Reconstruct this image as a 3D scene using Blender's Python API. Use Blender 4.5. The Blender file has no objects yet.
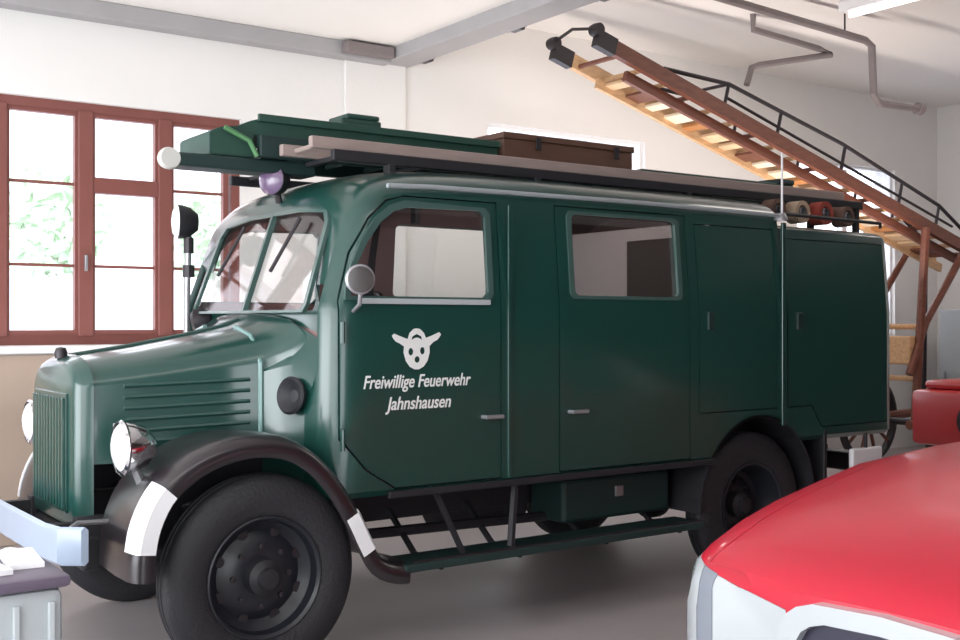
import bpy, bmesh, math, random
from mathutils import Vector, Matrix
random.seed(7)
SC = bpy.context.scene
C = SC.collection
PI = math.pi
YC = 5.56            # truck centre line (truck runs along +X, nose at low X)

# ------------------------------------------------------------------ materials
def mat(name, col, rough=0.5, metal=0.0, coat=0.0, var=0.0, vscale=6.0, bump=0.0, bscale=40.0, emit=0.0, spec=0.5, stretch=(1, 1, 1)):
    m = bpy.data.materials.new(name); m.use_nodes = True
    nt = m.node_tree; b = nt.nodes['Principled BSDF']
    b.inputs['Base Color'].default_value = (*col, 1)
    b.inputs['Roughness'].default_value = rough
    b.inputs['Metallic'].default_value = metal
    b.inputs['Coat Weight'].default_value = coat
    b.inputs['Coat Roughness'].default_value = 0.12
    b.inputs['Specular IOR Level'].default_value = spec
    if var or bump:
        tc = nt.nodes.new('ShaderNodeTexCoord'); mp = nt.nodes.new('ShaderNodeMapping')
        mp.inputs['Scale'].default_value = stretch
        nt.links.new(tc.outputs['Object'], mp.inputs['Vector'])
    if var:
        n = nt.nodes.new('ShaderNodeTexNoise'); n.inputs['Scale'].default_value = vscale; n.inputs['Detail'].default_value = 6
        r = nt.nodes.new('ShaderNodeMapRange')
        r.inputs['To Min'].default_value = 1 - var; r.inputs['To Max'].default_value = 1 + var
        mx = nt.nodes.new('ShaderNodeMix'); mx.data_type = 'RGBA'; mx.blend_type = 'MULTIPLY'
        mx.inputs['Factor'].default_value = 1; mx.inputs[6].default_value = (*col, 1)
        nt.links.new(mp.outputs[0], n.inputs['Vector']); nt.links.new(n.outputs['Fac'], r.inputs['Value'])
        nt.links.new(r.outputs[0], mx.inputs[7]); nt.links.new(mx.outputs[2], b.inputs['Base Color'])
    if bump:
        n2 = nt.nodes.new('ShaderNodeTexNoise'); n2.inputs['Scale'].default_value = bscale
        bp = nt.nodes.new('ShaderNodeBump'); bp.inputs['Strength'].default_value = bump; bp.inputs['Distance'].default_value = 0.02
        nt.links.new(mp.outputs[0], n2.inputs['Vector']); nt.links.new(n2.outputs['Fac'], bp.inputs['Height'])
        nt.links.new(bp.outputs[0], b.inputs['Normal'])
    if emit:
        b.inputs['Emission Color'].default_value = (*col, 1); b.inputs['Emission Strength'].default_value = emit
    return m

def glass(name, tint=(1, 1, 1), refl=0.10, top=0.5):
    m = bpy.data.materials.new(name); m.use_nodes = True
    nt = m.node_tree; nt.nodes.clear()
    o = nt.nodes.new('ShaderNodeOutputMaterial'); t = nt.nodes.new('ShaderNodeBsdfTransparent'); g = nt.nodes.new('ShaderNodeBsdfGlossy')
    t.inputs[0].default_value = (*tint, 1); g.inputs['Roughness'].default_value = 0.02
    fr = nt.nodes.new('ShaderNodeLayerWeight'); fr.inputs[0].default_value = 0.35
    r = nt.nodes.new('ShaderNodeMapRange'); r.inputs['To Min'].default_value = refl; r.inputs['To Max'].default_value = top
    mx = nt.nodes.new('ShaderNodeMixShader')
    nt.links.new(fr.outputs['Fresnel'], r.inputs['Value']); nt.links.new(r.outputs[0], mx.inputs[0])
    nt.links.new(t.outputs[0], mx.inputs[1]); nt.links.new(g.outputs[0], mx.inputs[2]); nt.links.new(mx.outputs[0], o.inputs[0])
    return m

GREEN = mat('green_paint', (0.008, 0.050, 0.041), 0.28, coat=0.6, var=0.10, vscale=3, bump=0.02, bscale=3)
GREEN2 = mat('rack_green', (0.018, 0.060, 0.045), 0.5, var=0.2, vscale=8)
DKGREEN = mat('dark_green', (0.010, 0.030, 0.028), 0.5, var=0.2)
BLACKP = mat('fender_black', (0.018, 0.014, 0.017), 0.28, coat=0.5, var=0.2)
UNDER = mat('chassis_black', (0.012, 0.012, 0.016), 0.6, var=0.3)
RUBBER = mat('tyre_rubber', (0.016, 0.016, 0.020), 0.62, bump=0.25, bscale=60)
RIM = mat('rim_dark', (0.014, 0.016, 0.022), 0.35)
CHROME = mat('chrome', (0.75, 0.75, 0.77), 0.12, metal=1.0)
STEEL = mat('steel', (0.36, 0.36, 0.38), 0.4, metal=0.7, var=0.15)
WHITEP = mat('white_paint', (0.80, 0.80, 0.82), 0.35, var=0.05)
BUMPW = mat('bumper_paint', (0.29, 0.35, 0.45), 0.3, coat=0.3, var=0.08)
LENS = mat('lamp_lens', (0.85, 0.87, 0.90), 0.12, coat=0.8)
VIOLET = mat('violet_lens', (0.14, 0.09, 0.17), 0.2, coat=0.6)
FARWALL = mat('front_wall_dark', (0.085, 0.07, 0.065), 0.9, var=0.1)
CREAM = mat('cab_lining', (0.17, 0.10, 0.10), 0.7, var=0.1)
LEATHER = mat('seat_leather', (0.035, 0.020, 0.016), 0.5, bump=0.2, bscale=30)
RUST = mat('red_brown_lining', (0.10, 0.025, 0.02), 0.6)
GLASSM = glass('vehicle_glass', (0.96, 0.97, 0.97), 0.05)
WSGLASS = glass('windscreen_glass', (0.985, 0.99, 0.99), 0.03, 0.2)
WGLASS = glass('window_glass', (0.97, 0.98, 1.0), 0.03)
WALL = mat('wall_plaster', (0.78, 0.765, 0.75), 0.85, var=0.05, vscale=1.2, bump=0.08, bscale=25)
CEIL = mat('ceiling_plaster', (0.83, 0.80, 0.77), 0.9, var=0.05, vscale=0.8, bump=0.05, bscale=20)
BEAM = mat('beam_grey', (0.36, 0.35, 0.36), 0.8, var=0.12, vscale=3)
FLOOR = mat('concrete_floor', (0.36, 0.325, 0.33), 0.42, var=0.28, vscale=0.9, bump=0.05, bscale=30)
REDWOOD = mat('window_redwood', (0.20, 0.066, 0.055), 0.5, var=0.15, vscale=5)
BEIGE = mat('beige_dado', (0.40, 0.31, 0.25), 0.7, var=0.12, vscale=2)
WOOD = mat('old_ladder_wood', (0.15, 0.050, 0.030), 0.5, var=0.55, vscale=5, stretch=(1.2, 6, 6))
WOODL = mat('ladder_wood_light', (0.58, 0.36, 0.19), 0.5, var=0.45, vscale=5, stretch=(1.2, 6, 6))
RAILW = mat('weathered_rail', (0.30, 0.235, 0.215), 0.55, var=0.18, vscale=6, stretch=(1, 8, 8))
CHEST = mat('chest_wood', (0.115, 0.055, 0.035), 0.6, var=0.25, vscale=5, stretch=(1, 6, 6))
IRON = mat('dark_iron', (0.035, 0.03, 0.035), 0.45, metal=0.4)
HOSE_T = mat('hose_tan', (0.45, 0.34, 0.24), 0.9, bump=0.3, bscale=90)
HOSE_B = mat('hose_brown', (0.14, 0.08, 0.06), 0.9, bump=0.3, bscale=90)
HOSE_R = mat('hose_red', (0.30, 0.05, 0.035), 0.9, bump=0.3, bscale=90)
CARRED = mat('car_red', (0.50, 0.007, 0.030), 0.38, coat=0.45, var=0.05, vscale=4)
CARWHITE = mat('lamp_white', (0.44, 0.47, 0.49), 0.2, coat=0.7)
CARGREY = mat('lamp_grey', (0.20, 0.22, 0.26), 0.35)
GRILLE = mat('grille_dark', (0.02, 0.018, 0.04), 0.4)
PUMPRED = mat('pump_red', (0.42, 0.015, 0.02), 0.35, coat=0.4)
GREYPL = mat('grey_plastic', (0.42, 0.46, 0.48), 0.5, var=0.08)
LIDPL = mat('lid_plastic', (0.13, 0.105, 0.15), 0.35)
PAPER = mat('paper', (0.86, 0.86, 0.88), 0.8, var=0.04)
PIPE = mat('pipe_grey', (0.20, 0.17, 0.17), 0.55, var=0.15)
TUBE = mat('light_tube', (1.0, 0.98, 0.95), 0.4, emit=2.0)
TEXTM = mat('lettering_white', (0.74, 0.75, 0.74), 0.6)
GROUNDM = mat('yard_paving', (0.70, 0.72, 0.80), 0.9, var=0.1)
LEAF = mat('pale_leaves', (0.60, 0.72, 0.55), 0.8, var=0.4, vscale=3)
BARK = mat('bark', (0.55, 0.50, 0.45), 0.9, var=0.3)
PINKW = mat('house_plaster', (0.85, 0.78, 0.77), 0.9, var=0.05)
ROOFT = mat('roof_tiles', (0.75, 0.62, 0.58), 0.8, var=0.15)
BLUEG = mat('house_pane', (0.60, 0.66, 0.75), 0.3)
CABGREY = mat('locker_grey', (0.33, 0.35, 0.36), 0.5, var=0.06)

# ------------------------------------------------------------------ builders
def link(name, me, m, parent=None, smooth=False, angle=35):
    o = bpy.data.objects.new(name, me); C.objects.link(o)
    if m is not None and not me.materials:
        for x in (m if isinstance(m, (list, tuple)) else [m]): me.materials.append(x)
    if parent is not None:
        o.parent = parent
        o.matrix_parent_inverse = parent.matrix_world.inverted() if False else Matrix.Translation(parent.location).inverted() if not parent.rotation_euler.z else (Matrix.Translation(parent.location) @ Matrix.Rotation(parent.rotation_euler.z, 4, 'Z')).inverted()
        if parent.parent is not None: o.matrix_parent_inverse = Matrix.Identity(4)
    if smooth:
        for p in me.polygons: p.use_smooth = True
        try: me.set_sharp_from_angle(angle=math.radians(angle))
        except Exception: pass
    return o

class MB:
    """collects shapes of one part"""
    def __init__(self): self.bm = bmesh.new()
    def box(self, a, b, bev=0.0, seg=2, M=None):
        t = bmesh.new()
        vs = [t.verts.new((x, y, z)) for x in (a[0], b[0]) for y in (a[1], b[1]) for z in (a[2], b[2])]
        for f in ((0, 1, 3, 2), (4, 6, 7, 5), (0, 4, 5, 1), (2, 3, 7, 6), (0, 2, 6, 4), (1, 5, 7, 3)): t.faces.new([vs[i] for i in f])
        bmesh.ops.recalc_face_normals(t, faces=t.faces)
        if bev: bmesh.ops.bevel(t, geom=t.edges[:], offset=bev, segments=seg, affect='EDGES', profile=0.5)
        self._add(t, M); return self
    def _add(self, t, M=None):
        if M is not None: bmesh.ops.transform(t, matrix=M, verts=t.verts)
        me = bpy.data.meshes.new('t'); t.to_mesh(me); t.free(); self.bm.from_mesh(me); bpy.data.meshes.remove(me)
    def tube(self, pts, r, n=10, cap=True):
        pts = [Vector(p) for p in pts]; rs = r if isinstance(r, (list, tuple)) else [r] * len(pts)
        rings = []; up = None
        for i, p in enumerate(pts):
            d = (pts[min(i + 1, len(pts) - 1)] - pts[max(i - 1, 0)]).normalized()
            if up is None: up = Vector((0, 0, 1)) if abs(d.z) < 0.9 else Vector((0, 1, 0))
            s = d.cross(up).normalized(); up2 = s.cross(d).normalized(); up = up2
            rings.append([self.bm.verts.new(p + rs[i] * (math.cos(2 * PI * k / n) * s + math.sin(2 * PI * k / n) * up2)) for k in range(n)])
        for a, b in zip(rings, rings[1:]):
            for k in range(n): self.bm.faces.new((a[k], a[(k + 1) % n], b[(k + 1) % n], b[k]))
        if cap: self.bm.faces.new(rings[0][::-1]); self.bm.faces.new(rings[-1])
        return self
    def lathe(self, prof, c, axis='Y', n=40, M=None):
        """prof: list of (r, h) ; h along axis"""
        t = bmesh.new(); rings = []
        for r, h in prof:
            if r < 1e-5: rings.append([t.verts.new((0, 0, h))])
            else: rings.append([t.verts.new((r * math.cos(2 * PI * k / n), r * math.sin(2 * PI * k / n), h)) for k in range(n)])
        for a, b in zip(rings, rings[1:]):
            for k in range(n):
                k2 = (k + 1) % n
                if len(a) == 1 and len(b) == 1: continue
                if len(a) == 1: t.faces.new((a[0], b[k2], b[k]))
                elif len(b) == 1: t.faces.new((a[k], a[k2], b[0]))
                else: t.faces.new((a[k], a[k2], b[k2], b[k]))
        bmesh.ops.recalc_face_normals(t, faces=t.faces)
        R = {'Z': Matrix.Identity(4), 'Y': Matrix.Rotation(-PI / 2, 4, 'X'), 'X': Matrix.Rotation(PI / 2, 4, 'Y')}[axis] if isinstance(axis, str) else Vector((0, 0, 1)).rotation_difference(Vector(axis)).to_matrix().to_4x4()
        bmesh.ops.transform(t, matrix=Matrix.Translation(c) @ R, verts=t.verts)
        self._add(t, M); return self
    def loft(self, rings, cap=True):
        R = [[self.bm.verts.new(p) for p in r] for r in rings]; n = len(R[0])
        for a, b in zip(R, R[1:]):
            for k in range(n): self.bm.faces.new((a[k], a[(k + 1) % n], b[(k + 1) % n], b[k]))
        if cap: self.bm.faces.new(R[0][::-1]); self.bm.faces.new(R[-1])
        return self
    def prism(self, pts, axis, a, b, bev=0.0):
        """pts: 2D outline; axis Y -> pts are (x,z), axis X -> (y,z), axis Z -> (x,y)"""
        def P(p, h): return {'Y': (p[0], h, p[1]), 'X': (h, p[0], p[1]), 'Z': (p[0], p[1], h)}[axis]
        t = bmesh.new()
        A = [t.verts.new(P(p, a)) for p in pts]; B = [t.verts.new(P(p, b)) for p in pts]; n = len(pts)
        t.faces.new(A); t.faces.new(B[::-1])
        for k in range(n): t.faces.new((A[k], B[k], B[(k + 1) % n], A[(k + 1) % n]))
        bmesh.ops.recalc_face_normals(t, faces=t.faces)
        if bev: bmesh.ops.bevel(t, geom=t.edges[:], offset=bev, segments=2, affect='EDGES')
        self._add(t); return self
    def ring(self, outer, inner, axis, a, b):
        def P(p, h): return {'Y': (p[0], h, p[1]), 'X': (h, p[0], p[1]), 'Z': (p[0], p[1], h)}[axis]
        t = bmesh.new(); n = len(outer)
        L = [[t.verts.new(P(p, h)) for p in q] for q in (outer, inner) for h in (a, b)]
        for k in range(n):
            k2 = (k + 1) % n
            t.faces.new((L[0][k], L[0][k2], L[2][k2], L[2][k])); t.faces.new((L[1][k], L[3][k], L[3][k2], L[1][k2]))
            t.faces.new((L[0][k], L[1][k], L[1][k2], L[0][k2])); t.faces.new((L[2][k], L[2][k2], L[3][k2], L[3][k]))
        bmesh.ops.recalc_face_normals(t, faces=t.faces); self._add(t); return self
    def each(self, fn):
        for v in self.bm.verts: v.co = fn(v.co)
        return self
    def build(self, name, m, parent=None, smooth=False, angle=35, fix=True):
        if fix: bmesh.ops.recalc_face_normals(self.bm, faces=self.bm.faces)
        me = bpy.data.meshes.new(name); self.bm.to_mesh(me); self.bm.free()
        return link(name, me, m, parent, smooth, angle)

def boolean(o, cutter, op='DIFFERENCE', keep=False, smooth=True, angle=35):
    md = o.modifiers.new('b', 'BOOLEAN'); md.object = cutter; md.operation = op; md.solver = 'EXACT'
    md.material_mode = 'TRANSFER'
    dg = bpy.context.evaluated_depsgraph_get(); dg.update()
    me = bpy.data.meshes.new_from_object(o.evaluated_get(dg))
    o.modifiers.clear(); old = o.data; o.data = me; me.name = o.name; bpy.data.meshes.remove(old)
    if not keep: bpy.data.objects.remove(cutter)
    if smooth:
        for p in me.polygons: p.use_smooth = True
        me.set_sharp_from_angle(angle=math.radians(angle))
    return o

def split_out(body, pts, axis, a, b, name, m, parent, gap=0.007):
    """cut a panel (door, hatch) out of a body so it keeps the body's curve; a gap is left round it"""
    c = sum((p[0] for p in pts)) / len(pts), sum((p[1] for p in pts)) / len(pts)
    def off(p, d):
        v = Vector((p[0] - c[0], p[1] - c[1])); 
        return (p[0] - d * (1 if v.x > 0 else -1), p[1] - d * (1 if v.y > 0 else -1))
    panel = bpy.data.objects.new(name, body.data.copy()); C.objects.link(panel)
    small = MB().prism([off(p, gap) for p in pts], axis, a, b).build('cut', m)
    boolean(panel, small, 'INTERSECT')
    big = MB().prism(pts, axis, a, b).build('cut', m)
    boolean(body, big, 'DIFFERENCE')
    panel.parent = parent
    panel.matrix_parent_inverse = body.matrix_parent_inverse.copy()
    return panel

def thing(name, label, cat, loc=(0, 0, 0), rotz=0.0, group=None):
    o = bpy.data.objects.new(name, None); C.objects.link(o)
    o.location = loc; o.rotation_euler = (0, 0, rotz); o.empty_display_size = 0.2
    o['label'] = label; o['category'] = cat
    if group: o['group'] = group
    return o
def tag(o, label, cat, group=None):
    o['label'] = label; o['category'] = cat
    if group: o['group'] = group
    return o
def struct(o, label=None):
    o['kind'] = 'structure'
    if label: o['label'] = label
    return o
def scale2(pts, f, c=None):
    c = c or (sum(p[0] for p in pts) / len(pts), sum(p[1] for p in pts) / len(pts))
    return [(c[0] + (p[0] - c[0]) * f, c[1] + (p[1] - c[1]) * f) for p in pts]
def grow(pts, d):
    c = (sum(p[0] for p in pts) / len(pts), sum(p[1] for p in pts) / len(pts))
    out = []
    for p in pts:
        v = Vector((p[0] - c[0], p[1] - c[1])); L = v.length
        out.append((p[0] + v.x / L * d * 1.2, p[1] + v.y / L * d * 1.2))
    return out
def rrect(x0, z0, x1, z1, r, n=4):
    pts = []
    for cx, cz, a0 in ((x1 - r, z1 - r, 0), (x0 + r, z1 - r, 90), (x0 + r, z0 + r, 180), (x1 - r, z0 + r, 270)):
        for k in range(n + 1):
            a = math.radians(a0 + 90 * k / n); pts.append((cx + r * math.cos(a), cz + r * math.sin(a)))
    return pts
def interp(tab, x):
    if x <= tab[0][0]: return tab[0][1]
    for (a, u), (b, v) in zip(tab, tab[1:]):
        if x <= b: return u + (v - u) * (x - a) / (b - a)
    return tab[-1][1]

# ------------------------------------------------------------------ camera
cam = bpy.data.cameras.new('camera'); co = bpy.data.objects.new('camera', cam); C.objects.link(co)
TH = math.atan2(0.581, 0.814)
co.location = (0, 0, 1.6); co.rotation_euler = (PI / 2, 0, -TH)
cam.sensor_width = 36; cam.lens = 42.0; cam.shift_y = 0.002
cam.clip_start = 0.05
SC.camera = co

# ------------------------------------------------------------------ the room
X0, X1, Y0, Y1 = -2.6, 13.45, -3.2, 8.5
ZL, ZR, XB = 3.97, 4.42, 5.22      # low ceiling left of the beam, high ceiling right of it
struct(MB().box((X0, Y0, -0.2), (X1, Y1, 0)).build('floor', FLOOR))
struct(MB().box((X0, Y0, ZL), (XB + 0.03, Y1, ZL + 0.65)).build('ceiling', CEIL))
struct(MB().box((XB + 0.03, Y0, ZR), (X1, Y1, ZR + 0.2)).build('ceiling', CEIL))

WIN = [(0.62, 3.70, 1.43, 3.24), (6.16, 8.18, 1.43, 3.47), (10.62, 12.53, 1.43, 3.52)]
wb = MB().box((X0, Y1, 0), (X1 + 0.3, Y1 + 0.3, 4.62)).build('wall_back', WALL)
for (a, b, c, d) in WIN:
    boolean(wb, MB().box((a, Y1 - 0.2, c), (b, Y1 + 0.5, d)).build('cut', WALL), smooth=False)
struct(wb)
struct(MB().box((X1, Y0, 0), (X1 + 0.3, Y1, 4.62)).build('wall_right', WALL))
g_ = bpy.data.objects.new('unseen_dark_screen', None); C.objects.link(g_); g_['kind'] = 'structure'  # added out of view: dark panels that darken the truck's rear reflections
for k in range(4): MB().box((X1 - 0.06, Y0 + 0.3 + 1.55 * k, 0), (X1, Y0 + 1.83 + 1.55 * k, 3.4), 0.01).build('dark_panel', FARWALL, g_)
wf = MB().box((X0, Y0 - 0.3, 0), (X1 + 0.3, Y0, 4.62)).build('wall_front', FARWALL)
boolean(wf, MB().box((-2.2, Y0 - 0.6, -0.1), (1.0, Y0 + 0.3, 3.0)).build('cut', WALL), smooth=False)
struct(wf)
wl = MB().box((X0 - 0.3, Y0 - 0.3, 0), (X0, Y1 + 0.3, 4.62)).build('wall_left', WALL)
boolean(wl, MB().box((X0 - 0.6, 2.0, -0.1), (X0 + 0.3, 7.2, 3.2)).build('cut', WALL), smooth=False)
struct(wl)
# beam across the ceiling, edge beam along the back wall, dado under the window, sills
struct(MB().box((XB - 0.22, Y0, 3.86), (XB + 0.05, Y1, 4.5), 0.01).build('trim_1', BEAM), 'grey ceiling beam running from the back wall towards the camera')
struct(MB().box((X0, Y1 - 0.16, 3.84), (XB - 0.2, Y1, 3.97), 0.01).build('trim_2', BEAM), 'grey edge beam along the top of the back wall')
struct(MB().box((X0, Y1 - 0.03, 0), (4.6, Y1, 1.36), 0.004).build('trim_3', BEIGE), 'beige dado below the left window')
struct(MB().box((0.45, Y1 - 0.14, 1.375), (3.86, Y1, 1.425), 0.008).build('trim_4', WHITEP), 'white sill of the left window')
# shallow pilaster at the beam and a flush strip left of it
struct(MB().box((4.63, Y1 - 0.03, 1.3), (XB + 0.02, Y1, 3.88), 0.006).build('trim_5', WALL), 'shallow plaster pilaster under the ceiling beam')

def window(n, a, b, c, d, full):
    w = bpy.data.objects.new(f'window_{n}', None); C.objects.link(w); w['kind'] = 'structure'
    y = Y1 + 0.05; fm = REDWOOD if full else WHITEP
    f = MB(); e = 0.07 if full else 0.03
    f.box((a, y, c), (a + e, y + 0.09, d)).box((b - e, y, c), (b, y + 0.09, d)).box((a + e, y, d - e), (b - e, y + 0.09, d)).box((a + e, y, c), (b - e, y + 0.09, c + e))
    f.build('window_frame', fm, w)
    if full:
        xs = [1.24, 1.86, 2.47, 3.08]
        for x in xs: MB().box((x - 0.055, y - 0.015, c + 0.06), (x + 0.055, y + 0.085, d - 0.06), 0.008).build('mullion', fm, w)
        for x, x2 in ((2.52, 3.03), (0.69, 1.19)): MB().box((x, y - 0.005, 2.57), (x2, y + 0.08, 2.69), 0.006).build('transom', fm, w)
        edges = [a + 0.06] + xs + [b - 0.06]
        for x, x2 in zip(edges, edges[1:]):
            for z in (2.02, 2.63):
                MB().box((x + 0.04, y + 0.03, z - 0.011), (x2 - 0.04, y + 0.06, z + 0.011)).build('glazing_bar', fm, w)
            # casement stiles
            MB().ring([(x + 0.03, c + 0.06), (x2 - 0.03, c + 0.06), (x2 - 0.03, d - 0.06), (x + 0.03, d - 0.06)], [(x + 0.075, c + 0.11), (x2 - 0.075, c + 0.11), (x2 - 0.075, d - 0.10), (x + 0.075, d - 0.10)], 'Y', y + 0.01, y + 0.07).build('casement', fm, w)
        MB().box((2.455, y - 0.05, 1.98), (2.475, y - 0.015, 2.10), 0.004).build('handle', STEEL, w)
    else:
        m_ = (a + b) / 2
        MB().box((m_ - 0.045, y, c + 0.06), (m_ + 0.045, y + 0.08, d - 0.06)).build('mullion', fm, w)
    MB().box((a + 0.02, y + 0.045, c + 0.02), (b - 0.02, y + 0.05, d - 0.02)).build('pane', WGLASS, w)
for i, (a, b, c, d) in enumerate(WIN): window(i + 1, a, b, c, d, i == 0)

# ---------------- ceiling services
hp_ = tag(MB().tube([(5.28, 6.35, 4.30), (6.6, 6.35, 4.28), (8.9, 6.35, 4.20), (9.0, 6.35, 4.16), (9.03, 6.35, 3.72), (9.12, 6.35, 3.64), (9.75, 6.35, 3.66)], 0.035, 10).tube([(9.72, 6.35, 3.66), (9.78, 6.35, 3.66)], 0.06, 12).build('heating_pipe', PIPE, smooth=True), 'grey pipe under the ceiling with a downward bend at its end', 'pipe')
for x, z in ((6.3, 4.30), (8.6, 4.22)): MB().tube([(x, 6.35, z), (x, 6.35, ZR)], 0.008, 6).build('pipe_hanger', IRON, hp_)
tag(MB().tube([(8.0, 6.9, 4.42), (8.0, 6.9, 4.28), (8.75, 6.75, 4.18), (8.9, 6.72, 4.14), (8.2, 7.0, 4.00), (8.12, 7.02, 3.97), (8.05, 7.02, 3.80)], 0.03, 10).build('exhaust_bracket', PIPE, smooth=True), 'dark bent pipe bracket hanging above the wooden ladder', 'bracket')
cl = thing('ceiling_light', 'long fluorescent ceiling light above the hanging grey pipe', 'light', (8.4, 5.0, ZR))
MB().box((8.30, 4.0, ZR - 0.09), (8.50, 6.2, ZR), 0.01).build('housing', WHITEP, cl)
MB().tube([(8.40, 4.05, ZR - 0.115), (8.40, 6.15, ZR - 0.115)], 0.022, 10).build('light_tube', TUBE, cl, smooth=True)
jb = thing('junction_box', 'grey cable box on the edge beam beside the ceiling corner', 'cable box', (4.75, Y1 - 0.16, 3.9))
MB().box((4.52, Y1 - 0.27, 3.86), (4.98, Y1 - 0.16, 3.95), 0.01).build('case', PIPE, jb)
MB().tube([(4.62, Y1 - 0.2, 3.95), (4.62, Y1 - 0.2, 3.97)], 0.02).build('conduit', PIPE, jb)
for k, (yy, lab) in enumerate(((8.25, 'small dark clip under the ceiling beam nearest the wall corner'), (6.95, 'small dark clip under the ceiling beam halfway along'), (5.9, 'small dark clip under the ceiling beam nearest the camera'))):
    c_ = MB().box((XB + 0.05, yy - 0.07, 3.87), (XB + 0.13, yy + 0.07, 3.98), 0.015).tube([(XB + 0.09, yy - 0.12, 3.9), (XB + 0.09, yy + 0.12, 3.9)], 0.02).build('cable_clip', IRON)
    tag(c_, lab, 'clip', 'clips on the ceiling beam')
tag(MB().tube([(XB + 0.064, 4.5, 4.02), (XB + 0.064, 8.45, 4.02)], 0.014, 8).build('power_cable', WHITEP, smooth=True), 'white cable running along the side of the ceiling beam', 'cable')

# ------------------------------------------------------------------ outside
struct(MB().box((-30, Y1 + 0.3, -0.25), (45, 60, -0.05)).build('ground_outside', GROUNDM))
h = thing('house', 'pale pink house across the yard seen through the left window', 'house', (2.5, 30, -0.05))
MB().box((-6, 28, -0.05), (11.5, 36, 8.6)).build('wall_block', PINKW, h)
MB().prism([(27.4, 8.6), (36.6, 8.6), (32, 12)], 'X', -6.5, 12).build('roof', ROOFT, h)
for x in (-3.5, -0.5, 2.5, 5.5, 8.5):
    for z in (1.2, 4.0):
        w = MB().box((x, 27.92, z), (x + 1.1, 28.02, z + 1.5), 0.02).build('window', BLUEG, h)
def tree(loc, hgt, r, label):
    t = thing('tree', label, 'tree', loc)
    x, y, z = loc
    MB().tube([(x, y, z), (x + 0.1, y, z + hgt * 0.35), (x, y, z + hgt * 0.6)], [0.2, 0.15, 0.07], 10).build('trunk', BARK, t, smooth=True)
    m = MB()
    for i in range(420):
        a = random.uniform(0, 2 * PI); e = random.uniform(-1, 1); q = r * random.uniform(0.55, 1.0); s = math.sqrt(1 - e * e)
        p = Vector((x + q * s * math.cos(a), y + q * s * math.sin(a), z + hgt * 0.68 + q * e * 0.9))
        d = Vector((random.uniform(-1, 1), random.uniform(-1, 1), random.uniform(-1, 1))).normalized()
        u = d.orthogonal().normalized() * random.uniform(0.12, 0.26); v = d.cross(u)
        m.bm.faces.new([m.bm.verts.new(p + k) for k in (u, v * 0.6, -u, -v * 0.6)])
    m.build('foliage', LEAF, t, fix=False)
tree((5.4, 20.5, -0.05), 5.0, 1.15, 'pale green tree behind the middle window panes')
tree((9.6, 23.5, -0.05), 5.2, 1.2, 'pale green tree behind the right window panes by the lamp post')

# ------------------------------------------------------------------ THE FIRE TRUCK
T = thing('fire_truck', 'dark green vintage fire truck with roof ladders and white door lettering', 'fire truck', (4.0, YC, 0))
HW = 0.96
def halfw(z, w=HW): return w if z < 1.66 else w - 0.045 * (z - 1.66) / 0.53
def ring(X, w, zb, zr, sh=0.20, lean=0.0):
    zs = zr - sh; half = [(w - 0.03, zb), (w, zb + 0.03), (w, 1.2), (w, 1.66)]
    for k in range(1, 4):
        z = 1.66 + (zs - 1.66) * k / 4; half.append((halfw(z, w), z))
    ws = halfw(zs, w)
    for k in range(0, 13):
        a = PI / 2 * k / 12
        half.append((ws * math.cos(a) ** (2 / 3.2), zs + sh * math.sin(a) ** (2 / 2.6)))
    pts = [(-y, z) for y, z in half] + [(y, z) for y, z in half[::-1][1:]]
    return [(X + lean * max(0, z - 1.64), YC + y, z) for y, z in pts]
ZRT = [(2.42, 2.235), (2.45, 2.28), (2.5, 2.315), (2.6, 2.35), (2.8, 2.385), (3.1, 2.405), (3.6, 2.42), (5.0, 2.42), (5.7, 2.41)]
WT = [(2.42, 0.85), (2.435, 0.885), (2.46, 0.915), (2.5, 0.943), (2.56, 0.957), (2.62, 0.96)]
def body_rings(xs, dw=0, dzb=0, dzr=0):
    out = []
    for x in xs:
        lean = 0.34 * max(0, 1 - (x - 2.42) / 0.7)
        out.append(ring(x, interp(WT, x) + dw, 0.77 + dzb, interp(ZRT, x) + dzr, 0.20, lean))
    return out
body = MB().loft(body_rings([2.42, 2.435, 2.46, 2.5, 2.56, 2.62, 2.72, 2.85, 3.0, 3.2, 3.5, 4.0, 4.6, 5.2, 5.612])).build('body', GREEN, T, smooth=True)
inner = MB().loft(body_rings([2.455, 2.5, 2.56, 2.62, 2.72, 2.85, 3.0, 3.2, 3.5, 4.0, 4.6, 5.2, 5.58], -0.035, 0.04, -0.035)).build('cut', CREAM)
body.data.materials.append(CREAM)
boolean(body, inner)
# windscreen opening, side windows, rear wheel arches
WS = [(-0.69, 1.655), (0.67, 1.655), (0.69, 1.69), (0.65, 2.09), (0.60, 2.145), (0.3, 2.175), (-0.3, 2.175), (-0.62, 2.145), (-0.67, 2.09), (-0.71, 1.69)]
boolean(body, MB().prism([(YC + y, z) for y, z in WS], 'X', 2.2, 2.9).build('cut', GREEN))
DW = [(2.53, 1.715), (2.535, 1.76), (2.57, 1.87), (2.63, 1.98), (2.71, 2.085), (2.79, 2.145), (2.87, 2.17), (3.32, 2.17), (3.35, 2.14), (3.35, 1.745), (3.32, 1.715)]
RW = rrect(3.90, 1.735, 4.71, 2.19, 0.035)
boolean(body, MB().prism(DW, 'Y', 4.3, 6.9).build('cut', GREEN))
RWF = rrect(3.90, 1.765, 4.71, 2.255, 0.035)
boolean(body, MB().prism(RW, 'Y', 4.3, 5.5).build('cut', GREEN))
boolean(body, MB().prism(RWF, 'Y', 5.6, 6.9).build('cut', GREEN))
AX = 5.40
arch = [(AX + 0.52 * math.cos(a * PI / 20), 0.47 + 0.55 * math.sin(a * PI / 20)) for a in range(21)] + [(AX - 0.52, 0.3), (AX + 0.52, 0.3)]
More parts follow.
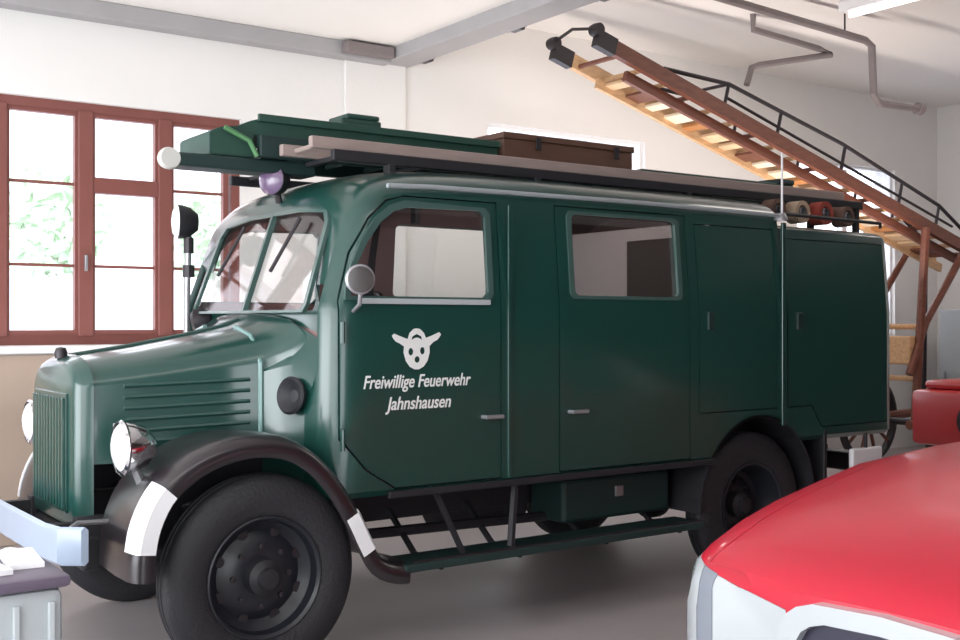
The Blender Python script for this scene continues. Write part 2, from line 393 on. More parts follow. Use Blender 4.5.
for y0, y1 in ((4.4, 5.0), (6.12, 6.8)):
    boolean(body, MB().prism(arch, 'Y', y0, y1).build('cut', UNDER))
# rear equipment compartment, lower roof
rear = MB().loft([ring(x, w, 0.84, z, 0.07) for x, w, z in ((5.618, 0.952, 2.245), (6.0, 0.952, 2.245), (6.70, 0.952, 2.24), (6.755, 0.935, 2.225), (6.78, 0.90, 2.19))]).build('rear_compartment', GREEN, T, smooth=True)
for y0, y1 in ((4.4, 5.0), (6.12, 6.8)):
    boolean(rear, MB().prism(arch, 'Y', y0, y1).build('cut', UNDER))
# doors and hatches keep the body curve
d1 = split_out(body, [(2.49, 1.05), (2.49, 1.70), (2.56, 1.93), (2.66, 2.10), (2.76, 2.19), (2.86, 2.215), (3.42, 2.215), (3.42, 0.80), (2.78, 0.80), (2.62, 0.90)], 'Y', 4.4, 4.72, 'door', GREEN, T)
d2 = split_out(body, [(3.80, 0.80), (3.80, 2.225), (4.79, 2.225), (4.79, 0.80)], 'Y', 4.4, 4.72, 'crew_door', GREEN, T)
h1 = split_out(rear, [(5.66, 1.06), (5.66, 2.13), (6.70, 2.13), (6.70, 0.92), (6.0, 0.92), (5.9, 1.06)], 'Y', 4.4, 4.68, 'hatch', GREEN, T)
h2 = split_out(body, [(4.86, 1.06), (4.86, 2.18), (5.56, 2.18), (5.56, 1.06)], 'Y', 4.4, 4.68, 'hatch', GREEN, T)
DP = {'d1': [(2.66, 1.05), (2.66, 1.70), (2.70, 1.93), (2.74, 2.10), (2.80, 2.19), (2.86, 2.215), (3.42, 2.215), (3.42, 0.80), (2.78, 0.80), (2.70, 0.90)], 'd2': [(3.80, 0.80), (3.80, 2.225), (4.79, 2.225), (4.79, 0.80)], 'h2': [(4.86, 1.06), (4.86, 2.18), (5.56, 2.18), (5.56, 1.06)]}
for q in DP.values():
    MB().ring(grow(q, 0.022), grow(q, -0.022), 'Y', 0.037, 0.045).each(lambda v: Vector((v.x, YC - halfw(v.z) + v.y + 0.02 * max(0, (v.z - 2.19) / 0.05), v.z))).build('gap_light_block', UNDER, T)  # dark strips added behind the panel gaps to stop light leaking out
def shear(m, near=True, off=0.0):
    return m.each(lambda v: Vector((v.x, (YC - halfw(v.z) + v.y + off) if near else (YC + halfw(v.z) - v.y - off), v.z)))
FRAME = mat('window_rim', (0.05, 0.10, 0.09), 0.3, coat=0.4)
for pts, nm, host in ((DW, 'door', d1), (RW, 'crew', d2)):
    shear(MB().prism(grow(pts, 0.004), 'Y', 0.012, 0.018)).build('window_pane', GLASSM, host)
    shear(MB().ring(grow(pts, 0.018), grow(pts, -0.012), 'Y', -0.008, 0.010)).build('window_rim', FRAME, host)
    if pts is RW: pts = RWF
    shear(MB().prism(grow(pts, 0.004), 'Y', 0.012, 0.018), False).build('window_pane', GLASSM, T)
    shear(MB().ring(grow(pts, 0.018), grow(pts, -0.012), 'Y', -0.008, 0.010), False).build('window_rim', FRAME, T)
MB().box((2.58, 4.583, 1.685), (3.34, 4.603, 1.712), 0.004).build('window_sill_trim', mat('sill_light', (0.42, 0.46, 0.48), 0.3), d1)
for host, x in ((d1, 3.30), (d2, 3.87)):
    MB().tube([(x, 4.60, 1.12), (x, 4.565, 1.12), (x + 0.10, 4.56, 1.12)], 0.011, 8).build('handle', STEEL, host, smooth=True)
for host, x, z in ((h1, 5.74, 1.55), (h2, 4.93, 1.55)):
    MB().box((x, 4.585, z), (x + 0.05, 4.612, z + 0.11), 0.006).build('latch', DKGREEN, host)
for host, x in ((d1, 2.53),):
    for z in (1.05, 1.55): MB().tube([(x - 0.03, 4.60, z - 0.05), (x - 0.03, 4.60, z + 0.05)], 0.012, 8).build('hinge', GREEN, host, smooth=True)
# side mouldings
MB().box((3.455, 4.588, 0.80), (3.48, 4.602, 2.20), 0.004).build('body_moulding', GREEN, T)
MB().box((5.595, 4.588, 0.95), (5.63, 4.606, 2.22), 0.004).build('body_moulding', GREEN, T)
MB().tube([(2.75, 4.615, 2.252), (3.0, 4.612, 2.262), (4.3, 4.612, 2.272), (5.60, 4.612, 2.265)], 0.012, 8).build('roof_gutter', mat('gutter_grey', (0.30, 0.34, 0.36), 0.35), T, smooth=True)
MB().box((2.75, 4.594, 0.755), (5.0, 4.62, 0.79), 0.006).build('sill', UNDER, T)

# windscreen: two panes, divider, wipers
def wsx(z): return 2.42 + 0.34 * max(0, z - 1.64)
for s in (-1, 1):
    half = [(s * 0.015, 1.645), (s * 0.70, 1.645), (s * 0.715, 1.69), (s * 0.675, 2.10), (s * 0.62, 2.155), (s * 0.3, 2.185), (s * 0.015, 2.185)]
    MB().prism([(YC + y, z) for y, z in half], 'X', 0.014, 0.020).each(lambda v: Vector((wsx(v.z) + v.x, v.y, v.z))).build('windscreen_pane', WSGLASS, T)
ri = [(YC + y, z) for y, z in WS]
MB().ring(grow(ri, 0.018), grow(ri, -0.010), 'X', -0.008, 0.012).each(lambda v: Vector((wsx(v.z) + v.x, v.y, v.z))).build('windscreen_rim', FRAME, T)
MB().box((0, YC - 0.012, 1.65), (0.03, YC + 0.012, 2.18)).each(lambda v: Vector((wsx(v.z) + v.x - 0.008, v.y, v.z))).build('windscreen_divider', FRAME, T)
for y in (5.17, 5.86):
    MB().tube([(wsx(2.13) - 0.02, y, 2.13), (wsx(1.86) - 0.02, y + 0.16, 1.86)], 0.010, 6).build('wiper', IRON, T)
# cab interior
sb = MB().box((3.10, 4.72, 1.02), (3.60, 6.40, 1.20), 0.05).build('seat', LEATHER, T, smooth=True)
MB().box((3.52, 4.72, 1.20), (3.66, 6.40, 1.70), 0.05).build('backrest', LEATHER, T, smooth=True)
MB().box((3.10, 4.66, 0.82), (3.62, 6.46, 1.03), 0.01).build('seat_box', RUST, T)
MB().box((4.35, 4.72, 1.02), (4.85, 6.40, 1.20), 0.05).build('seat', LEATHER, T, smooth=True)
MB().box((4.85, 4.72, 1.15), (4.97, 6.40, 1.68), 0.05).build('backrest', LEATHER, T, smooth=True)
MB().box((4.36, 4.66, 0.82), (4.98, 6.46, 1.03), 0.01).build('seat_box', RUST, T)
MB().box((4.99, 4.66, 0.82), (5.02, 6.46, 2.2), 0.005).build('bulkhead', mat('bulkhead_pale', (0.52, 0.44, 0.43), 0.7), T)
MB().box((4.975, 4.90, 1.0), (4.992, 5.34, 2.12), 0.006).build('bulkhead_door', LEATHER, T)
MB().box((2.50, 4.80, 1.46), (2.62, 6.32, 1.63), 0.03).build('dashboard', DKGREEN, T, smooth=True)
sw = MB(); cpt = Vector((2.86, 5.15, 1.60)); ax = Vector((-0.75, 0, 0.66)).normalized(); u_ = Vector((0, 1, 0)); v_ = ax.cross(u_)
sw.tube([cpt + 0.2 * (math.cos(2 * PI * k / 28) * u_ + math.sin(2 * PI * k / 28) * v_) for k in range(29)], 0.013, 8)
for k in range(3):
    a = 2 * PI * k / 3 + 0.5; sw.tube([cpt, cpt + 0.2 * (math.cos(a) * u_ + math.sin(a) * v_)], 0.01, 6)
sw.build('steering_wheel', IRON, T, smooth=True)
MB().tube([cpt, cpt - ax * -0.0 + Vector((-0.40, 0, -0.36))], 0.02, 8).build('steering_column', IRON, T)

# bonnet: loft from radiator to cowl
def bring(X, w, zb, zs, zt):
    half = [(w, zb), (w, zb + (zs - zb) * 0.5), (w, zs)]
    for k in range(1, 10):
        a = PI / 2 * k / 9; half.append((w * math.cos(a) ** (2 / 2.6), zs + (zt - zs) * math.sin(a) ** (2 / 2.2)))
    pts = [(-y, z) for y, z in half] + [(y, z) for y, z in half[::-1][1:]]
    return [(X, YC + y, z) for y, z in pts]
bonnet = MB().loft([bring(1.53, 0.385, 0.95, 1.30, 1.435), bring(1.8, 0.43, 0.95, 1.33, 1.475), bring(2.1, 0.475, 0.95, 1.37, 1.53), bring(2.30, 0.52, 0.95, 1.40, 1.575), bring(2.40, 0.60, 0.95, 1.42, 1.61), bring(2.45, 0.74, 0.90, 1.44, 1.645)]).build('bonnet', GREEN, T, smooth=True)
MB().tube([(1.53, YC, 1.437), (1.8, YC, 1.477), (2.1, YC, 1.532), (2.30, YC, 1.577), (2.40, YC, 1.612)], 0.012, 8).build('bonnet_hinge', GREEN, T, smooth=True)
# radiator shell + grille
MB().loft([bring(1.45, 0.335, 0.68, 1.26, 1.385), bring(1.46, 0.36, 0.66, 1.28, 1.41), bring(1.48, 0.378, 0.65, 1.29, 1.425), bring(1.53, 0.392, 0.64, 1.305, 1.445)]).build('radiator_shell', GREEN, T, smooth=True)
gr = MB().box((1.438, YC - 0.27, 0.72), (1.452, YC + 0.27, 1.27), 0.004)
g = gr.build('radiator_grille', GREEN, T)
for k in range(11):
    y = YC - 0.25 + 0.05 * k
    MB().box((1.424, y - 0.014, 0.74), (1.440, y + 0.014, 1.25), 0.004).build('grille_bar', GREEN, g)
MB().lathe([(0.028, 0), (0.03, 0.03), (0.022, 0.05), (0.0, 0.055)], (1.49, YC, 1.425), 'Z', 16).build('radiator_cap', IRON, T, smooth=True)
# bonnet side: louvre ridges
for s in (-1, 1):
    lv = MB()
    for k in range(6):
        z = 1.045 + 0.052 * k
        lv.tube([(1.66, YC + s * (0.418), z), (2.02, YC + s * (0.463), z + 0.01), (2.24, YC + s * 0.506, z + 0.018)], 0.011, 6)
    lv.build('bonnet_louvres', GREEN, T, smooth=True)
    MB().tube([(2.29, YC + s * 0.522, 0.97), (2.29, YC + s * 0.522, 1.40), (2.295, YC + s * 0.40, 1.53), (2.295, YC + s * 0.2, 1.575)], 0.013, 8).build('bonnet_highlight_bead', mat('bead_highlight' + str(s), (0.16, 0.28, 0.27), 0.25, coat=0.5), T, smooth=True)  # paler bead, highlight of the bonnet's rear edge put into its colour
    MB().box((1.60, YC + s * 0.44 - 0.012, 1.02), (1.625, YC + s * 0.44 + 0.012, 1.14), 0.004).build('bonnet_catch', CHROME, T)
# cowl sides between bonnet and cab, horn on the cowl
for s in (-1, 1):
    cw = MB().loft([[(2.30, YC + s * 0.46, 0.80), (2.30, YC + s * 0.53, 0.80), (2.30, YC + s * 0.53, 1.36), (2.30, YC + s * 0.46, 1.42)],
               [(2.40, YC + s * 0.46, 0.80), (2.40, YC + s * 0.66, 0.80), (2.40, YC + s * 0.66, 1.40), (2.40, YC + s * 0.46, 1.50)],
               [(2.46, YC + s * 0.46, 0.80), (2.46, YC + s * 0.86, 0.80), (2.46, YC + s * 0.86, 1.50), (2.46, YC + s * 0.46, 1.62)]])
    cw.build('cowl', GREEN, T, smooth=True)
MB().lathe([(0.0, 0.03), (0.03, 0.035), (0.08, 0.0), (0.092, 0.012), (0.088, 0.03), (0.05, 0.07), (0.03, 0.12), (0.0, 0.125)], (2.355, 4.87, 1.25), (0.93, 0.3, -0.1), 24).build('horn', UNDER, T, smooth=True)

# front fenders
FP = [(1.52, 0.52), (1.525, 0.64), (1.55, 0.76), (1.61, 0.88), (1.70, 0.97), (1.82, 1.04), (1.96, 1.08), (2.10, 1.088), (2.24, 1.06), (2.37, 0.98), (2.48, 0.86), (2.57, 0.72), (2.64, 0.58), (2.70, 0.48), (2.78, 0.44), (2.85, 0.43)]
def smooth_path(P, m=3):
    out = []
    for i in range(len(P) - 1):
        p = [Vector(P[max(0, min(len(P) - 1, k))]) for k in (i - 1, i, i + 1, i + 2)]
        for j in range(m):
            t = j / m
            q = 0.5 * (2 * p[1] + (p[2] - p[0]) * t + (2 * p[0] - 5 * p[1] + 4 * p[2] - p[3]) * t * t + (3 * p[1] - p[0] - 3 * p[2] + p[3]) * t ** 3)
            out.append((q.x, q.y))
    return out + [P[-1]]
FP = smooth_path(FP)
def fender(s):
    y_out, y_in = YC + s * 1.0, YC + s * 0.50
    rings = []
    for i, (x, z) in enumerate(FP):
        a = FP[max(0, i - 1)]; b = FP[min(len(FP) - 1, i + 1)]
        t = Vector((b[0] - a[0], b[1] - a[1])).normalized(); n = Vector((-t.y, t.x))   # outward (up) normal
        sect = [(0.0, 1.0, -0.075), (0.0, 1.0, -0.03), (0.012, 1, -0.010), (0.035, 1, 0.004), (0.09, 1, 0.014), (0.22, 1, 0.016), (0.5, 1, 0.0)]
        out = []; inn = []
        k = 1.0
        for dy, _, dn in sect:
            out.append((x + n.x * dn, y_out - s * dy, z + n.y * dn))
            inn.append((x + n.x * (dn - 0.012), y_out - s * max(0.012, dy), z + n.y * (dn - 0.012)))
        rings.append(out + inn[::-1])
    f = MB().loft(rings).build('front_fender', BLACKP, T, smooth=True, angle=50)
    # white painted tips front and rear
    for seg, nm in ((FP[3:11], 'white_tip'), (FP[33:38], 'white_tip')):
        rr = []
        for i, (x, z) in enumerate(seg):
            j = FP.index((x, z)); a = FP[max(0, j - 1)]; b = FP[min(len(FP) - 1, j + 1)]
            t = Vector((b[0] - a[0], b[1] - a[1])).normalized(); n = Vector((-t.y, t.x))
            q = []
            for dy, dn in ((-0.004, -0.078), (-0.004, -0.012), (0.012, 0.002), (0.035, 0.010), (0.10, 0.02), (0.10, 0.012), (0.035, 0.002), (0.0, -0.012), (0.0, -0.078)):
                q.append((x + n.x * dn, y_out - s * dy, z + n.y * dn))
            rr.append(q)
        w = MB().loft(rr).build(nm, WHITEP, f, smooth=True)
        w['label'] = 'white painted fender tip'
    # inner apron between fender and frame
    MB().prism([(1.56, 0.60), (1.60, 0.85), (1.75, 0.99), (2.0, 1.06), (2.2, 1.05), (2.38, 0.96), (2.46, 0.8), (2.46, 0.6), (2.3, 0.75), (2.1, 0.82), (1.9, 0.75), (1.8, 0.6)], 'Y', min(y_in, y_in + s * 0.02), max(y_in, y_in + s * 0.02)).build('fender_apron', UNDER, f)
for s in (-1, 1): fender(s)

# wheels
def wheel(x, y, s, dual=False):
    """s = -1: outer face towards the camera"""
    R = 0.458
    prof = [(0.27, -0.075), (0.30, -0.092), (0.37, -0.094), (0.41, -0.084), (0.432, -0.070), (0.446, -0.060), (R, -0.04), (R, -0.028), (R - 0.012, -0.022), (R - 0.012, -0.014), (R, -0.008), (R, 0.008), (R - 0.012, 0.014), (R - 0.012, 0.022), (R, 0.028), (R, 0.04), (0.446, 0.060), (0.432, 0.070), (0.41, 0.084), (0.37, 0.094), (0.30, 0.092), (0.27, 0.075), (0.26, 0.0), (0.27, -0.075)]
    w = MB().lathe(prof, (x, y, R), 'Y', 72).build('wheel', RUBBER, T, smooth=True, angle=40)
    o = s
    rp = [(0.275, 0.085), (0.268, 0.088), (0.255, 0.075), (0.245, 0.03), (0.20, -0.005), (0.17, 0.01), (0.12, 0.03), (0.10, 0.03), (0.0, 0.03), (0.0, -0.04), (0.26, -0.06), (0.275, 0.085)]
    if dual: rp = [(r, h if r > 0.24 else h - 0.09) for r, h in rp]
    r_ = MB().lathe([(r, h * o) for r, h in rp], (x, y, R), 'Y', 48)
    rim = r_.build('rim', RIM, w, smooth=True, angle=30)
    d0 = -0.06 if dual else 0.03
    MB().lathe([(0.085, d0 * o), (0.08, (d0 + 0.05) * o), (0.05, (d0 + 0.07) * o), (0.045, (d0 + 0.09) * o), (0.0, (d0 + 0.095) * o)], (x, y, R), 'Y', 24).build('hub', UNDER, w, smooth=True)
    for k in range(8):
        a = 2 * PI * k / 8
        MB().lathe([(0.014, 0), (0.014, 0.018 * o), (0, 0.02 * o)], (x + 0.135 * math.cos(a), y + (d0 - 0.01) * o, R + 0.135 * math.sin(a)), 'Y', 6).build('wheel_nut', IRON, w)
    for k in range(8):
        a = 2 * PI * (k + 0.5) / 8
        MB().lathe([(0.025, 0.0), (0.025, 0.006 * o), (0, 0.006 * o)], (x + 0.205 * math.cos(a), y + (0.0 if not dual else -0.09) * o, R + 0.205 * math.sin(a)), 'Y', 14).build('rim_hole', IRON, w)
wheel(2.125, 4.70, -1); wheel(2.125, YC * 2 - 4.70, 1)
wheel(AX, 4.74, -1, True); wheel(AX, YC * 2 - 4.74, 1, True)
# wheel arch liners
for y0, y1, s in ((4.60, 5.0, 1), (6.12, 6.52, -1)):
    ar = [(AX + 0.53 * math.cos(a * PI / 20), 0.47 + 0.56 * math.sin(a * PI / 20)) for a in range(21)]
    ai = scale2(ar, 0.975, (AX, 0.47))
    MB().prism(ar + ai[::-1], 'Y', y0, y1).build('rear_wheel_arch', UNDER, T)
    yb = y1 if s > 0 else y0
    MB().prism(ar + [(AX - 0.53, 0.6), (AX + 0.53, 0.6)] if False else ar, 'Y', yb - 0.01, yb + 0.01).build('wheel_arch_back', UNDER, T)
# rear mudguard tip in white, rear lamp
m_ = MB().box((6.02, 4.60, 0.46), (6.05, 4.95, 0.90), 0.008).build('mudflap', UNDER, T)
m_ = MB().box((6.30, 4.585, 0.62), (6.62, 4.625, 0.76), 0.012).build('reflector_board', WHITEP, T); m_['label'] = 'white marker board under the rear corner'
MB().tube([(6.46, 4.605, 0.75), (6.46, 4.605, 0.86)], 0.012, 8).build('marker_bracket', UNDER, T)
MB().box((6.70, 4.75, 0.55), (6.86, 6.37, 0.68), 0.02).build('rear_bumper', UNDER, T)
# chassis and underbody
for y in (5.16, 5.96): MB().box((1.44, y - 0.035, 0.55), (6.75, y + 0.035, 0.72), 0.008).build('frame_rail', UNDER, T)
for x in (2.1, AX):
    MB().tube([(x, 4.75, 0.435), (x, 6.37, 0.435)], 0.05, 12).build('axle', UNDER, T, smooth=True)
MB().lathe([(0, -0.16), (0.10, -0.14), (0.17, -0.04), (0.17, 0.04), (0.10, 0.14), (0, 0.16)], (AX, YC, 0.435), 'X', 20).build('differential', UNDER, T, smooth=True)
MB().tube([(3.0, YC, 0.55), (AX, YC, 0.46)], 0.045, 10).build('drive_shaft', UNDER, T, smooth=True)
for x in (2.1, AX):
    for y in (5.10, 6.02):
        ls = MB()
        for k in range(4):
            L = 0.50 - 0.09 * k
            ls.tube([(x - L, y, 0.60 - 0.02 * k), (x, y, 0.50 - 0.022 * k), (x + L, y, 0.60 - 0.02 * k)], 0.012, 6)
        ls.build('leaf_spring', UNDER, T)
MB().box((2.0, 5.25, 0.55), (2.4, 5.87, 1.0), 0.05).build('engine_sump', UNDER, T)
# running boards with brackets
for s in (-1, 1):
    y0, y1 = sorted((YC + s * 1.0, YC + s * 0.76))
    rb = MB().box((2.82, y0, 0.395), (4.86, y1, 0.435), 0.008).build('running_board', DKGREEN, T)
    MB().box((2.87, y0 + 0.01 if s < 0 else y1 - 0.03, 0.435), (4.85, y0 + 0.03 if s < 0 else y1 - 0.01, 0.445)).build('tread_strip', BLACKP, rb)
    for x in (3.06, 3.55, 4.15, 4.72):
        MB().tube([(x, YC + s * 0.44, 0.60), (x, YC + s * 0.70, 0.41), (x, YC + s * 0.95, 0.392)], 0.018, 6).build('running_board_bracket', UNDER, T)
    MB().tube([(3.05, YC + s * 0.90, 0.76), (3.20, YC + s * 0.93, 0.44)], 0.018, 6).build('brace', UNDER, T)
    MB().tube([(3.55, YC + s * 0.90, 0.76), (3.50, YC + s * 0.93, 0.44)], 0.022, 6).build('brace', UNDER, T)
tb = MB().box((3.98, 4.78, 0.48), (4.80, 5.08, 0.72), 0.02).build('tool_box', DKGREEN, T)
MB().box((4.36, 4.768, 0.60), (4.42, 4.782, 0.66), 0.004).build('tool_box_latch', STEEL, tb)
MB().lathe([(0, -0.30), (0.12, -0.30), (0.135, -0.28), (0.135, 0.28), (0.12, 0.30), (0, 0.30)], (3.75, 5.30, 0.56), 'X', 20).build('fuel_tank', UNDER, T, smooth=True)
MB().tube([(2.6, 5.0, 0.52), (4.0, 4.96, 0.50), (5.0, 5.02, 0.5)], 0.028, 8).build('exhaust_pipe', UNDER, T, smooth=True)
# front bumper
BP = [(1.34, YC - 0.86), (1.26, YC - 0.80), (1.235, YC - 0.66), (1.225, YC), (1.235, YC + 0.66), (1.26, YC + 0.80), (1.34, YC + 0.86)]
fb = MB().loft([[(x, y, 0.61), (x, y, 0.74), (x + 0.015, y, 0.755), (x + 0.03, y, 0.74), (x + 0.03, y, 0.61), (x + 0.015, y, 0.595)] for x, y in BP]).build('front_bumper', BUMPW, T, smooth=True)
fb['label'] = 'pale painted front bumper'
for y in (5.16, 5.96): MB().box((1.25, y - 0.025, 0.62), (1.46, y + 0.025, 0.70)).build('bumper_bracket', UNDER, fb)
MB().box((1.46, 5.1, 0.48), (1.56, 6.02, 0.64), 0.02).build('front_apron', UNDER, T)
MB().tube([(1.30, 4.86, 0.70), (1.40, 4.95, 0.73), (1.55, 4.98, 0.72)], 0.012, 6).build('tow_hook', STEEL, T)

# headlights on brackets
def headlight(y):
    hb = MB().lathe([(0.0, 0.135), (0.05, 0.128), (0.09, 0.09), (0.108, 0.03), (0.112, 0.0), (0.112, -0.012), (0.10, -0.016)], (1.545, y, 1.06), 'X', 28).build('headlight', CHROME, T, smooth=True)
    MB().lathe([(0.104, -0.012), (0.08, -0.03), (0.04, -0.042), (0.0, -0.045)], (1.545, y, 1.06), 'X', 28).build('headlight_lens', LENS, hb, smooth=True)
    MB().tube([(1.60, y, 0.96), (1.63, y, 0.88), (1.66, y, 0.84)], 0.02, 8).build('headlight_bracket', STEEL, hb, smooth=True)
    MB().lathe([(0.118, 0.0), (0.122, -0.01), (0.112, -0.02)], (1.545, y, 1.06), 'X', 28).build('headlight_rim', CHROME, hb, smooth=True)
headlight(4.80); headlight(YC * 2 - 4.78)
# search lamp on the far cowl post, dome, mirror, roof lamp
sl = MB().lathe([(0.0, 0.12), (0.05, 0.112), (0.085, 0.07), (0.098, 0.02), (0.10, 0.0), (0.09, -0.006)], (2.345, 6.30, 2.18), (0.97, -0.2, 0.0), 26).build('search_lamp', UNDER, T, smooth=True)
MB().lathe([(0.097, -0.004), (0.07, -0.025), (0.0, -0.038)], (2.345, 6.30, 2.18), (0.97, -0.2, 0.0), 26).build('search_lamp_lens', LENS, sl, smooth=True)
MB().tube([(2.40, 6.30, 1.44), (2.40, 6.30, 1.80), (2.41, 6.30, 2.10)], [0.022, 0.02, 0.02], 10).build('search_lamp_post', STEEL, sl, smooth=True)
for z0, z1, r in ((1.86, 1.93, 0.035), (2.0, 2.09, 0.03)): MB().tube([(2.41, 6.30, z0), (2.41, 6.30, z1)], r, 10).build('clamp', IRON, sl, smooth=True)
MB().lathe([(0, 0.1), (0.045, 0.09), (0.07, 0.05), (0.078, 0.0), (0.06, -0.02), (0.0, -0.025)], (2.43, 6.22, 1.60), (0.8, -0.6, 0.2), 20).build('marker_lamp', IRON, T, smooth=True)
MB().tube([(2.42, 6.25, 1.40), (2.44, 6.24, 1.58)], 0.012, 8).build('marker_lamp_stalk', IRON, T)
# mirror on the near door front edge
mi = MB().lathe([(0.0, 0.012), (0.05, 0.010), (0.068, 0.0), (0.07, -0.01), (0.06, -0.016)], (2.535, 4.50, 1.795), (0.30, 0.95, 0), 24).build('mirror', STEEL, T, smooth=True)
MB().lathe([(0.060, -0.017), (0.0, -0.018)], (2.535, 4.50, 1.795), (0.30, 0.95, 0), 24).build('mirror_glass', CHROME, mi, smooth=True)
MB().tube([(2.545, 4.51, 1.74), (2.55, 4.53, 1.68), (2.56, 4.605, 1.65)], 0.010, 8).build('mirror_stalk', STEEL, mi, smooth=True)
rl = MB().lathe([(0.0, 0.11), (0.05, 0.10), (0.078, 0.06), (0.085, 0.0), (0.075, -0.006)], (2.56, 5.50, 2.36), (0.9, 0.42, 0), 24).build('roof_lamp', UNDER, T, smooth=True)
MB().lathe([(0.082, -0.003), (0.05, -0.03), (0.0, -0.038)], (2.56, 5.50, 2.36), (0.9, 0.42, 0), 24).build('roof_lamp_lens', VIOLET, rl, smooth=True)
MB().tube([(2.60, 5.52, 2.30), (2.62, 5.53, 2.24)], 0.02, 8).build('roof_lamp_foot', IRON, rl)

# lettering and emblem on the door
def poly_curve(name, outlines, m, parent, depth=0.0015):
    cu = bpy.data.curves.new(name, 'CURVE'); cu.dimensions = '2D'; cu.fill_mode = 'BOTH'; cu.extrude = depth
    for pts in outlines:
        sp = cu.splines.new('POLY'); sp.points.add(len(pts) - 1); sp.use_cyclic_u = True
        for p, q in zip(sp.points, pts): p.co = (q[0], q[1], 0, 1)
    return cu
def on_door(cu, name, x, z, parent):
    o = bpy.data.objects.new('tmp', cu); C.objects.link(o)
    dg = bpy.context.evaluated_depsgraph_get(); dg.update()
    me = bpy.data.meshes.new_from_object(o.evaluated_get(dg)); bpy.data.objects.remove(o)
    me.transform(Matrix.Translation((x, 4.5975, z)) @ Matrix.Rotation(PI / 2, 4, 'X'))
    me.materials.clear()
    return link(name, me, TEXTM, parent)
def ell(cx, cz, rx, rz, n=28, rev=False): return [(cx + rx * math.cos(2 * PI * k / n), cz + rz * math.sin(2 * PI * k / n)) for k in range(n)]
# units: metres round the emblem centre
oval = []
head = [(-0.052, 0.045), (-0.040, 0.075), (-0.018, 0.094), (0.0, 0.097), (0.018, 0.094), (0.040, 0.075), (0.052, 0.050)]
rightw = [(0.085, 0.060), (0.130, 0.078), (0.140, 0.066), (0.128, 0.050), (0.118, 0.040), (0.095, 0.030), (0.072, 0.010)]
low = [(0.074, -0.020), (0.062, -0.060), (0.040, -0.088), (0.012, -0.102), (-0.012, -0.102), (-0.040, -0.088), (-0.062, -0.060), (-0.074, -0.020)]
leftw = [(-0.072, 0.010), (-0.095, 0.024), (-0.118, 0.034), (-0.130, 0.046), (-0.140, 0.062), (-0.128, 0.072), (-0.085, 0.056)]
outline = head + rightw + low + leftw
crescent = [(-0.030, 0.040), (-0.026, 0.058), (0.0, 0.070), (0.026, 0.058), (0.030, 0.040), (0.012, 0.050), (0.0, 0.052), (-0.012, 0.050)]
emb = poly_curve('emblem', [outline, crescent, ell(-0.034, -0.016, 0.014, 0.018), ell(0.032, -0.012, 0.014, 0.018), ell(0.002, -0.054, 0.015, 0.016)], TEXTM, d1)
e = on_door(emb, 'emblem', 2.905, 1.472, d1); e['label'] = 'white winged oval emblem'
def text(s, x0, x1, z, size, bold=0.0035):
    cu = bpy.data.curves.new('lettering', 'FONT'); cu.body = s; cu.size = size; cu.shear = 0.25; cu.offset = bold * size / 0.1 * 0.35; cu.extrude = 0.0012
    o = bpy.data.objects.new('t', cu); C.objects.link(o); dg = bpy.context.evaluated_depsgraph_get(); dg.update()
    me = o.evaluated_get(dg).to_mesh(); xs = [v.co.x for v in me.vertices]; w = max(xs) - min(xs); mn = min(xs); o.evaluated_get(dg).to_mesh_clear(); bpy.data.objects.remove(o)
    me = on_door(cu, 'lettering', 0, 0, d1)
    k = (x1 - x0) / w
    for v in me.data.vertices: v.co.x = x0 + (v.co.x - mn) * k; v.co.z += z
    return me
text('Freiwillige Feuerwehr', 2.61, 3.225, 1.285, 0.088)['label'] = 'white lettering, first line'
text('Jahnshausen', 2.73, 3.105, 1.180, 0.088)['label'] = 'white lettering, second line'

# roof rack
rk = T
for y in (4.93, 6.19): MB().box((2.62, y - 0.02, 2.40), (6.86, y + 0.02, 2.455), 0.006).build('rack_rail', UNDER, T)
for x in (2.75, 3.3, 3.9, 4.5, 5.1, 5.55, 6.3, 6.80):
    MB().box((x - 0.02, 4.93, 2.432), (x + 0.02, 6.19, 2.455)).build('rack_crossbar', UNDER, T)
for x in (2.95, 3.9, 5.1):
    for y in (4.93, 6.19): MB().box((x - 0.02, y - 0.03, 2.24), (x + 0.02, y + 0.03, 2.405), 0.004).build('rack_foot', UNDER, T)
for x in (6.3, 6.80):
    for y in (4.93, 6.19): MB().box((x - 0.018, y - 0.018, 2.22), (x + 0.018, y + 0.018, 2.405)).build('rack_foot', UNDER, T)
# rear roof railing and thin marker rod
MB().tube([(5.66, 4.66, 2.25), (5.66, 4.66, 2.285), (6.70, 4.66, 2.275), (6.70, 4.66, 2.24)], 0.012, 8).build('roof_railing', UNDER, T, smooth=True)
MB().tube([(5.62, 4.615, 2.26), (5.62, 4.615, 2.66)], 0.007, 8).build('marker_rod', WHITEP, T, smooth=True)
MB().lathe([(0.045, 0), (0.045, 0.015), (0.028, 0.045), (0.0, 0.05)], (5.62, 4.625, 2.235), 'Z', 16).build('rod_base', STEEL, T, smooth=True)

